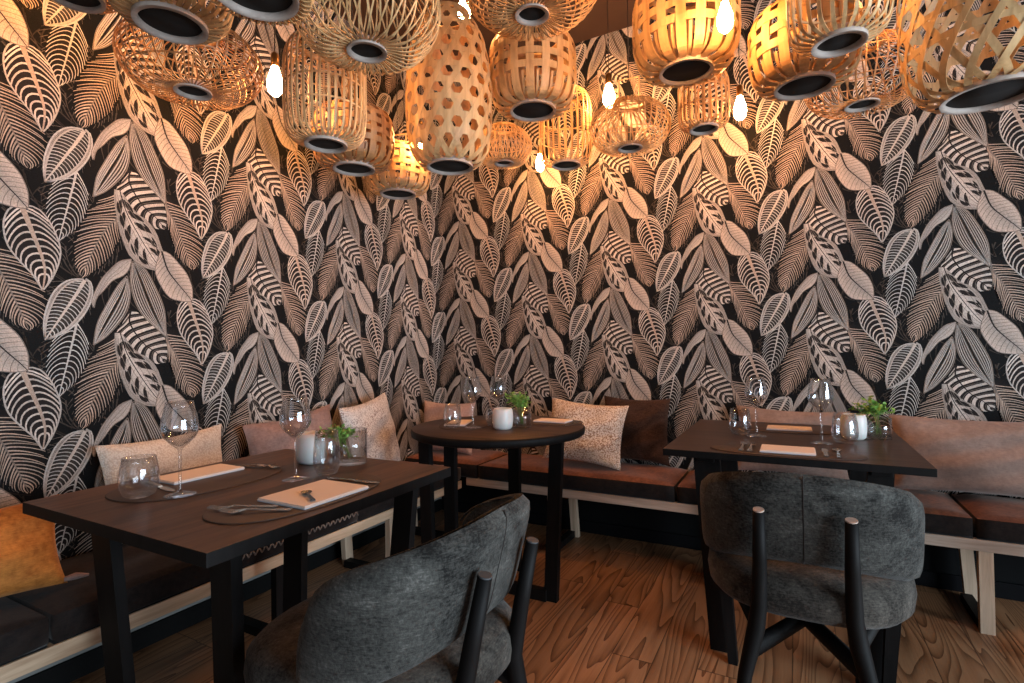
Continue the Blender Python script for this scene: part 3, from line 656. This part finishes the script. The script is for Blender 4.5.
def napkin(label,loc,w,d,rz=0,h=.008):
    root=thing('folded_napkin',label,'napkin',loc,rz,'folded blush napkins')
    b=MB(); b.box(-w/2,w/2,-d/2,d/2,h*.30,h*.62,.0012); b.box(-w/2+.001,w/2-.002,-d/2+.002,d/2-.001,h*.64,h,.0012); b.build('linen',M_napkin,root)
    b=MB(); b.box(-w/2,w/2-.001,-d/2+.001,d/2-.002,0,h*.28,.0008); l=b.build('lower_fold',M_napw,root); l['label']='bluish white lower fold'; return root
def ribbonsolid(b,cl,th):
    """cl: list of (x,half width,z)"""
    V=[];n=len(cl)
    for x,hw,z in cl: V+= [(x,-hw,z-th/2),(x,hw,z-th/2),(x,hw,z+th/2),(x,-hw,z+th/2)]
    Fs=[(0,1,2,3),(4*n-1,4*n-2,4*n-3,4*n-4)]
    for i in range(n-1):
        o=4*i
        for k in range(4): Fs.append((o+k,o+4+k,o+4+(k+1)%4,o+(k+1)%4))
    b.add(V,Fs,0,False)
def fork(label,loc,rz,L=.185):
    root=thing('fork',label,'fork',loc,rz,'steel forks beside the napkins'); b=MB()
    ribbonsolid(b,[(-L*.5,.0075,.003),(-L*.42,.0085,.003),(-L*.1,.0035,.0055),(L*.14,.003,.009),(L*.22,.0085,.006),(L*.28,.0115,.004),(L*.32,.012,.0035)],.0022)
    for k in range(4):
        y=-.0098+.00653*k
        b.add([(L*.315,y-.0019,.0024),(L*.315,y+.0019,.0024),(L*.5,y+.0009,.0085),(L*.5,y-.0009,.0085),(L*.315,y-.0019,.0046),(L*.315,y+.0019,.0046),(L*.5,y+.0009,.0098),(L*.5,y-.0009,.0098)],[(0,1,2,3),(4,7,6,5),(0,4,5,1),(1,5,6,2),(2,6,7,3),(3,7,4,0)])
    b.build('cutlery_steel',M_steel,root); return root
def knife(label,loc,rz,L=.205):
    root=thing('table_knife',label,'knife',loc,rz,'steel knives beside the napkins'); b=MB()
    ribbonsolid(b,[(-L*.5,.006,.003),(-L*.2,.0065,.003),(0,.005,.003)],.005); b.build('handle',M_steel,root)
    b=MB(); ribbonsolid(b,[(0,.005,.0025),(.02,.009,.0025),(L*.35,.0095,.0022),(L*.46,.006,.0022),(L*.5,.001,.0022)],.0018); b.build('blade',M_steel,root); return root
def spoon(label,loc,rz,L=.14,mt=None):
    root=thing('dessert_spoon',label,'spoon',loc,rz,'spoons lying on the napkins'); b=MB()
    ribbonsolid(b,[(-L*.5,.006,.003),(-L*.4,.0065,.003),(0,.0028,.005),(L*.2,.003,.006)],.0022); b.build('handle',mt or M_steel,root)
    b=MB(); P=[]
    for k,z in ((1.0,.0062),(.8,.003),(.5,.0008),(.0,0.0)): P.append([(L*.36+L*.16*k*math.cos(t),.0135*k*math.sin(t),z) for t in [2*PI*q/20 for q in range(20)]])
    for k,z in ((.0,.0014),(.5,.0022),(.8,.0042),(.97,.0068)): P.append([(L*.36+L*.16*k*math.cos(t),.0135*k*math.sin(t),z) for t in [2*PI*q/20 for q in range(20)]])
    b.grid(P,closev=True,closeu=True); b.build('bowl',mt or M_steel,root); return root
ZM=T0+.0032
# left table
placemat('oval leather placemat on the wall side of the left table',(.715,-2.13,T0),.150,.225)
placemat('oval leather placemat on the near side of the left table',(1.105,-2.115,T0),.130,.235)
wine_glass('tall wine glass at the far left, on the left wall table beside the tumbler',(.822,-2.253,T0 if False else ZM))
wine_glass('tall wine glass in the middle of the left wall table beside the candle holder',(.950,-2.006,T0 if False else T0))
tumbler('round stemless tumbler at the outer left corner of the left table',(.745,-2.309,ZM),.100,.043)
tumbler('stemless tumbler in front of the greenery on the left table',(1.040,-1.925,T0 if True else ZM),.130,.036) if False else tumbler('stemless tumbler in front of the greenery on the left table',(.985,-1.925,T0),.130,.037)
candle('white candle holder on the left wall table',(.808,-1.826,T0),.046,.098)
vase('clear glass vase with parsley on the left wall table',(.925,-1.775,T0),.055,.108)
sprig('parsley sprigs spilling left over the vase on the left table',(.925,-1.775,T0+.002),.130,.065,(-.0,-.075),seed=3,nl=170,ls=.013)
napkin('folded blush napkin on the wall side of the left table',(.650,-2.10,ZM),.12,.21)
napkin('folded blush napkin at the near edge of the left table',(1.140,-2.105,ZM),.165,.205)
fork('fork lying left of the near napkin on the left table',(1.085,-2.262,ZM),math.radians(215),.15)
fork('fork with its handle towards the near napkin of the left table',(1.135,-2.265,ZM),math.radians(215),.15)
knife('knife half under the near edge of the front napkin on the left table',(1.222,-2.195,ZM),math.radians(95),.12) if False else None
spoon('dark dessert spoon on the front napkin of the left table',(1.17,-2.15,ZM+.0085),math.radians(150),.09,M_dsteel)
fork('fork beyond the wall side napkin on the left table',(.70,-1.965,ZM),math.radians(20),.15)
fork('second fork beyond the wall side napkin, nearer the room',(.745,-1.960,ZM),math.radians(15),.15)
knife('knife right of the front napkin on the left table',(1.13,-1.965,ZM),math.radians(8),.17)
knife('knife before the wall side napkin behind the left wine glass',(.700,-2.235,ZM),math.radians(-8),.17)
# round table
placemat('oval leather placemat on the left of the round table',(.80,-.90,T0),.12,.17,math.radians(20))
placemat('oval leather placemat on the right of the round table',(1.13,-.66,T0),.17,.11,math.radians(0))
wine_glass('wine glass on the left of the round table, left of the candle holder',(.890,-.978,ZM),.98)
wine_glass('wine glass behind the candle holder on the round table',(.925,-.80,T0),.98)
tumbler('stemless tumbler at the left side of the round table',(.800,-1.010,ZM),.105,.040)
tumbler('stemless tumbler between the two wine glasses on the round table',(.945,-.885,T0),.10,.036)
candle('white candle holder on the round table',(1.03,-.945,T0),.044,.094)
vase('clear glass vase at the middle of the round table',(1.085,-.865,T0),.045,.085)
sprig('leafy sprig with cream blossom on the round table',(1.085,-.865,T0+.002),.170,.050,(-.015,-.01),True,seed=5,nl=140,ls=.018)
napkin('folded blush napkin on the left of the round table',(.76,-.90,ZM),.10,.17,math.radians(20))
napkin('folded blush napkin on the right of the round table',(1.15,-.655,ZM),.17,.10,math.radians(0))
fork('fork on the right side of the round table',(1.27,-.70,T0),math.radians(80),.15)
# right table
placemat('oval leather placemat on the near side of the right table',(2.165,-1.035,T0),.235,.088)
placemat('oval leather placemat on the wall side of the right table',(2.165,-.50,T0),.22,.10)
wine_glass('wine glass on the left of the right table beside the tumbler',(2.062,-.720,T0))
wine_glass('wine glass in the middle of the right table before the candle holder',(2.283,-.800,T0))
tumbler('stemless tumbler at the left of the right table',(2.000,-.700,T0),.105,.042)
tumbler('stemless tumbler before the candle holder on the right table',(2.358,-.765,T0),.108,.042)
candle('white candle holder on the right table',(2.395,-.645,T0),.043,.094)
vase('clear glass vase beside the taupe pillow on the right table',(2.478,-.600,T0),.043,.080)
sprig('bright leafy herb sprig on the right table',(2.478,-.600,T0+.002),.150,.060,(-.015,.02),seed=8,nl=150,ls=.022)
napkin('folded blush napkin on the near side of the right table',(2.175,-1.025,ZM),.165,.12)
napkin('folded blush napkin on the wall side of the right table',(2.175,-.50,ZM),.17,.10)
fork('fork left of the near napkin on the right table, outer one',(2.035,-1.02,ZM),math.radians(90),.15)
fork('fork left of the near napkin on the right table, inner one',(2.062,-1.02,ZM),math.radians(90),.15)
knife('knife right of the near napkin on the right table',(2.285,-1.02,ZM),math.radians(90),.15)
spoon('spoon right of the knife on the right table',(2.320,-1.02,ZM),math.radians(90),.15)
# ---------------------------------------------------------------- lanterns
def catm(pts,t):
    n=len(pts)-1; x=min(max(t,0),.99999)*n; i=int(x); f=x-i
    p0=pts[max(i-1,0)];p1=pts[i];p2=pts[i+1];p3=pts[min(i+2,n)]
    return tuple(.5*((2*p1[c])+(-p0[c]+p2[c])*f+(2*p0[c]-5*p1[c]+4*p2[c]-p3[c])*f*f+(-p0[c]+3*p1[c]-3*p2[c]+p3[c])*f**3) for c in range(2))
class Surf:
    def __init__(s,pts):  # (r,z) control points, bottom to top
        d=[catm(pts,i/120) for i in range(121)]; L=[0]
        for i in range(120): L.append(L[-1]+math.hypot(d[i+1][0]-d[i][0],d[i+1][1]-d[i][1]))
        s.len=L[-1]; s.L=[x/L[-1] for x in L]; s.r=[p[0] for p in d]; s.z=[p[1] for p in d]
    def at(s,t):
        return float(np.interp(t,s.L,s.r)),float(np.interp(t,s.L,s.z))
    def pos(s,th,t,off=0):
        r,z=s.at(t); r1,z1=s.at(min(t+.01,1)); r0_,z0_=s.at(max(t-.01,0)); dr,dz=r1-r0_,z1-z0_; l=math.hypot(dr,dz) or 1
        nr,nz=dz/l,-dr/l
        if nr<0 and abs(nr)>.9: nr,nz=-nr,-nz
        n=Vector((nr*math.cos(th),nr*math.sin(th),nz)); return Vector((r*math.cos(th),r*math.sin(th),z))+n*off, n
def sweep(b,sf,path,w,th,closed=False,mi=0):
    P=[];N=[]
    for a,t,o in path:
        p,n=sf.pos(a,t,o); P.append(p);N.append(n)
    k=len(P); rows=[]
    for i in range(k):
        tg=(P[(i+1)%k]-P[i-1]) if closed else (P[min(i+1,k-1)]-P[max(i-1,0)])
        bb=tg.cross(N[i])
        if bb.length<1e-9: bb=Vector((0,0,1))
        bb.normalize(); ww=w[i] if isinstance(w,list) else w
        rows.append([P[i]+bb*ww/2+N[i]*th/2,P[i]-bb*ww/2+N[i]*th/2,P[i]-bb*ww/2-N[i]*th/2,P[i]+bb*ww/2-N[i]*th/2])
    b.grid(rows,closeu=closed,closev=True,mi=mi,smooth=False)
def hoop(b,sf,t,w,th,off=0,weave=0,N=0,par=0,n=48):
    if weave: n=N*4
    path=[(2*PI*i/n,t,off+(weave*math.cos(N*2*PI*i/n/2*1.0+PI*par) if weave else 0)) for i in range(n)]
    sweep(b,sf,path,w,th,True)
def body_rib(sf,N,w,th,hoops,rr):
    b=MB()
    for k in range(N):
        a=2*PI*k/N+rr.uniform(-.02,.02); sweep(b,sf,[(a+rr.uniform(-.003,.003),i/18,0) for i in range(19)],w,th)
    for h in hoops: hoop(b,sf,h,.005,.003,-th)
    return b
def body_wire(sf,N,tw,w,th,hoops,rr,fam=(1,-1)):
    b=MB()
    for f in fam:
        for k in range(N):
            a=2*PI*k/N; sweep(b,sf,[(a+f*tw*i/22,i/22,f*th*.5) for i in range(23)],w,th)
    for h in hoops: hoop(b,sf,h,.004,.003,-th)
    return b
def body_check(sf,N,w,ts,wh,rr):
    b=MB()
    for k in range(N):
        path=[];ws=[]
        for i in range(29):
            t=i/28; r,_=sf.at(t); ws.append(min(w,2*PI*r/N*.60) if t<.36 else w)
            o=0
            for q,tq in enumerate(ts): o+= (.0022 if (k+q)%2 else -.0022)*math.exp(-((t-tq)/.05)**2)
            path.append((2*PI*k/N,t,o))
        sweep(b,sf,path,ws,.0015)
    n=N*4
    for q,tq in enumerate(ts):
        path=[(2*PI*i/n,tq,(-.0022 if q%2 else .0022)*math.cos(N*2*PI*i/n*.5)) for i in range(n)] if N%2==0 else [(2*PI*i/n,tq,0) for i in range(n)]
        sweep(b,sf,path,wh,.0015,True)
    for k in range(N):   # inner lining splints showing through the holes
        a=2*PI*(k+.5)/N; sweep(b,sf,[(a,i/14*.34,-.006) for i in range(15)],[min(w*.3,2*PI*sf.at(i/14*.34)[0]/N*.3) for i in range(15)],.001)
    return b
def body_hex(sf,N,w,rr,lo=.16,hi=.97,tan_=.577):
    b=MB(); r,_=sf.at(.5); k=tan_/r*sf.len     # radians per t
    for f in (1,-1):
        for q in range(N):
            path=[(2*PI*q/N+f*k*(t-.5),t,f*.0012) for t in [i/44 for i in range(45)]]
            ws=[min(w,2*PI*sf.at(i/44)[0]/N*.5) for i in range(45)]
            sweep(b,sf,path,ws,.0014)
    d=(2*PI/N)/(2*k); j=-40
    while j<40:
        t=.5+(j+.5)*d
        if lo<t<hi: hoop(b,sf,t,w,.0014,0)
        j+=1
    return b
LG='bamboo lanterns hanging over the tables'
def lantern(label,loc,kind,pts,ring_r,mt,N,seed=0,handle=False,cord=True,tilt=0,**kw):
    rr=random.Random(seed); root=thing('bamboo_lantern',label,'hanging lantern',loc,rr.uniform(0,1),LG)
    sf=Surf(pts); H=pts[-1][1]
    if kind=='rib': b=body_rib(sf,N,kw.get('w',.007),.003,kw.get('hoops',(.3,.62,.9)),rr)
    elif kind=='wire': b=body_wire(sf,N,kw.get('tw',.9),kw.get('w',.0035),.0025,kw.get('hoops',(.5,)),rr,kw.get('fam',(1,-1)))
    elif kind=='check': b=body_check(sf,N,kw['w'],kw['ts'],kw['wh'],rr)
    else: b=body_hex(sf,N,kw['w'],rr,kw.get('lo',.16),kw.get('hi',.97),kw.get('tan_',.577))
    b.build('woven_body',mt,root)
    rh=kw.get('rh',.020)
    b=MB(); b.lathe([(ring_r,0),(ring_r,rh),(ring_r-.011,rh),(ring_r-.011,0),(ring_r,0)],44); b.build('base_ring',M_ring,root)
    b=MB(); b.lathe([(0,rh*.6),(ring_r-.0112,rh*.6),(ring_r-.0112,rh*.85),(0,rh*.85)],44); o=b.build('base_plate',M_void,root); o['label']='dark round base inside the ring'
    tr=pts[-1][0]; b=MB(); b.lathe([(tr+.004,H-.008),(tr+.004,H+.008),(tr-.006,H+.008),(tr-.006,H-.008),(tr+.004,H-.008)],36); b.build('top_ring',mt,root)
    hz=H
    if handle:
        hh=handle; hw=min(tr,.05); b=MB()
        b.tube([(-hw,0,H-.004),(-hw,0,H+hh),(hw,0,H+hh),(hw,0,H-.004)],.005,6); b.build('handle',mt,root); hz=H+hh
    b=MB(); b.tube([(-tr,0,H),(tr,0,H)],.004,6); b.build('cross_bar',mt,root)
    zc_=ZC-loc[2]
    b=MB(); b.tube([(0,0,hz-.006),(0,0,zc_-.02)],.0022,6); b.build('cord',M_cord,root)
    b=MB(); b.lathe([(0,zc_-.022),(.035,zc_-.022),(.04,zc_-.0005),(0,zc_-.0005)],24); b.build('ceiling_cup',M_cord,root)
    return root
def world(px,py,Z): 
    d=fw+rt*((px-512)/F)-up*((py-341.5)/F); return CAM+d*Z
def drum(R,r0,H,tr,f=.22):    # rounded drum on a small ring
    return [(r0,.01),(r0+(R-r0)*.55,.018),(R*.93,H*f*.8),(R,H*(f+.18)),(R,H*.62),(R*.985,H*.82),(R*.86,H*.97),(tr,H)]
def bowl(R,r0,H,tr):
    return [(r0,.008),(r0+(R-r0)*.45,.004),(R*.86,H*.16),(R,H*.42),(R*.95,H*.68),(R*.72,H*.90),(R*.45,H*.985),(tr,H)]
Lp=lambda *a: tuple(world(*a))
lantern('dark rattan lantern cut by the top edge near the top left corner',Lp(75,-2,1.42),'check',drum(.12,.067,.22,.07),.067,M_bamboo2,20,1,w=.021,ts=(.45,.60,.75,.9),wh=.021)
lantern('splint lantern with the large dark base at the upper left',Lp(171,26,1.18),'rib',drum(.127,.073,.22,.07),.073,M_bamboo,34,2,w=.010,hoops=(.45,.7,.9),rh=.02)
lantern('wide shallow wire lantern at the upper left, below the big dark base',Lp(193,93,1.75),'wire',bowl(.210,.056,.205,.08),.056,M_bamboo2,46,3,tw=.16,w=.0036,hoops=(.35,.45,.55,.65,.75),fam=(1,))
lantern('lantern with a pale grey base ring cut by the top edge left of centre',Lp(256,-3,1.0),'wire',bowl(.118,.076,.19,.06),.076,M_bamboo,40,4,tw=.5)
lantern('wide round open wire lantern at the top left of centre',Lp(367,53,1.5),'wire',bowl(.207,.056,.265,.07),.056,M_bamboo3,34,5,tw=.45,w=.0042,hoops=(.55,))
lantern('tall ribbed cylinder lantern left of centre',Lp(326,146,1.8),'rib',drum(.134,.070,.345,.09,.14),.070,M_bamboo3,34,6,w=.0072,hoops=(.36,.55,.75,.9),handle=.07)
lantern('brown chequered lantern below the tall ribbed cylinder',Lp(354,170,2.3),'check',drum(.170,.088,.245,.11),.088,M_bamboo2,20,7,w=.028,ts=(.42,.54,.66,.78,.90),wh=.024,handle=.20)
lantern('lowest small chequered lantern over the corner, left of the hexagon weave one',Lp(398,195,2.8),'check',drum(.170,.093,.24,.11),.093,M_bamboo3,20,8,w=.028,ts=(.40,.52,.64,.76,.88),wh=.024,handle=.08)
lantern('tall hexagon weave lantern at the centre left',Lp(450,168,2.2),'hex',[(.098,.01),(.125,.02),(.158,.07),(.174,.16),(.177,.30),(.168,.42),(.150,.52),(.118,.59),(.085,.635)],.096,M_bamboo3,15,9,w=.0225)
lantern('pale chequered drum lantern in the top centre',Lp(533,112,2.3),'check',drum(.188,.100,.315,.12),.100,M_bamboo3,18,10,w=.033,ts=(.40,.53,.66,.79,.92),wh=.028,handle=.09)
lantern('wide wire lantern cut by the top edge above the chequered drum',Lp(532,16,1.65),'wire',bowl(.222,.053,.26,.07),.053,M_bamboo,36,11,tw=.42,w=.004,hoops=(.5,))
lantern('small flattened wire lantern beside the tall ribbed one, near the right wall',Lp(504,164,2.85),'wire',bowl(.150,.052,.19,.07),.052,M_bamboo3,34,12,tw=.35,w=.005,hoops=(.45,.6))
lantern('slim tall ribbed lantern between the chequered drum and the handled globe',Lp(566,166,2.93),'rib',drum(.145,.080,.40,.10,.12),.080,M_bamboo3,26,13,w=.008,hoops=(.4,.65,.88))
lantern('flattened globe lantern with a tall handle right of centre',Lp(630,149,2.62),'wire',bowl(.194,.057,.222,.07),.06,M_bamboo3,40,14,tw=.12,w=.0055,hoops=(.35,.5,.65),fam=(1,),handle=.13)
lantern('pale chequered drum lantern right of centre, behind the bare bulb',Lp(686,73,2.0),'check',drum(.192,.098,.315,.12),.098,M_bamboo3,18,15,w=.034,ts=(.38,.51,.64,.77,.90),wh=.028)
lantern('small ribbed lantern hanging under the right chequered drum',Lp(704,130,2.45),'rib',drum(.112,.064,.26,.08,.12),.064,M_bamboo,24,16,w=.008,hoops=(.4,.65,.88))
lantern('brown chequered lantern right of the two bulbs',Lp(804,88,1.75),'check',drum(.165,.090,.25,.10),.090,M_bamboo,18,17,w=.030,ts=(.42,.56,.70,.84,.96),wh=.026)
lantern('splint lantern cut by the top edge at the upper right',Lp(839,45,1.25),'rib',drum(.108,.058,.235,.07,.18),.058,M_bamboo3,26,18,w=.008,hoops=(.5,.75,.92))
lantern('dark wire lantern half hidden behind the brown chequered one',Lp(862,106,2.1),'wire',bowl(.205,.06,.24,.07),.06,M_bamboo2,38,19,tw=.10,w=.005,hoops=(.35,.45,.6,.7),fam=(1,))
lantern('large open strip weave lantern at the top right corner',Lp(990,97,1.3),'hex',[(.098,.01),(.130,.018),(.162,.06),(.176,.13),(.180,.22),(.174,.32),(.14,.39),(.10,.41)],.098,M_bamboo3,16,20,w=.0155,lo=.2)
# bulbs
mb_=mat('glowing bulb',(1,.8,.5),.3); e=bs(mb_); e.inputs['Emission Color'].default_value=(1.0,.41,.12,1); e.inputs['Emission Strength'].default_value=BULB
BG_='bare filament bulbs among the lanterns'
def bulb(label,loc,k=1.0):
    root=thing('light_bulb',label,'light bulb',loc,0,BG_)
    b=MB(); b.lathe([(.0,-.062*k),(.012*k,-.059*k),(.024*k,-.045*k),(.029*k,-.025*k),(.027*k,0),(.018*k,.030*k),(.013*k,.045*k),(.0125*k,.050*k)],20); b.build('glass_bulb',mb_,root)
    b=MB(); b.lathe([(0,.050*k),(.0135*k,.050*k),(.0145*k,.062*k),(.0145*k,.095*k),(.008,.104*k),(0,.104*k)],20); b.build('socket',M_brass,root)
    b=MB(); b.tube([(0,0,.1*k),(0,0,ZC-loc[2]-.001)],.0022,6); b.build('cord',M_cord,root); return root
bulb('glowing bulb left of the tall ribbed cylinder lantern',Lp(275,80,2.0),1.0)
bulb('glowing bulb at the top edge between the wire lanterns',Lp(464,8,2.35),1.0)
bulb('glowing bulb over the handled globe lantern',Lp(609,95,2.85),1.15)
bulb('glowing bulb close to the wall below the slim ribbed lantern',Lp(540,162,3.08),.9)
bulb('glowing bulb in front of the right chequered drum',Lp(725,16,1.66),.85)
bulb('glowing bulb beside the small ribbed lantern on the right',Lp(740,107,2.5),1.0)
bulb('glowing bulb seen through the hexagon weave lantern',Lp(421,138,2.6),.8)
# unseen pendants added above the frame to help light the lanterns
for i,(px,py,Z) in enumerate(((20,-75,1.45),(905,-40,1.75),(640,-90,1.4))):
    bulb('added glowing bulb above the lanterns, out of view '+('on the left','on the right','in the middle')[i],Lp(px,py,Z),1.0)
# ---------------------------------------------------------------- view
S.view_settings.view_transform='Standard'; S.view_settings.look='None'; S.view_settings.gamma=1; S.view_settings.use_curve_mapping=False
S.view_settings.exposure=EXPO
S.cycles.use_denoising=True; S.cycles.max_bounces=8; S.cycles.transparent_max_bounces=8; S.cycles.transmission_bounces=8
S.cycles.caustics_reflective=False; S.cycles.caustics_refractive=False; S.cycles.sample_clamp_indirect=4
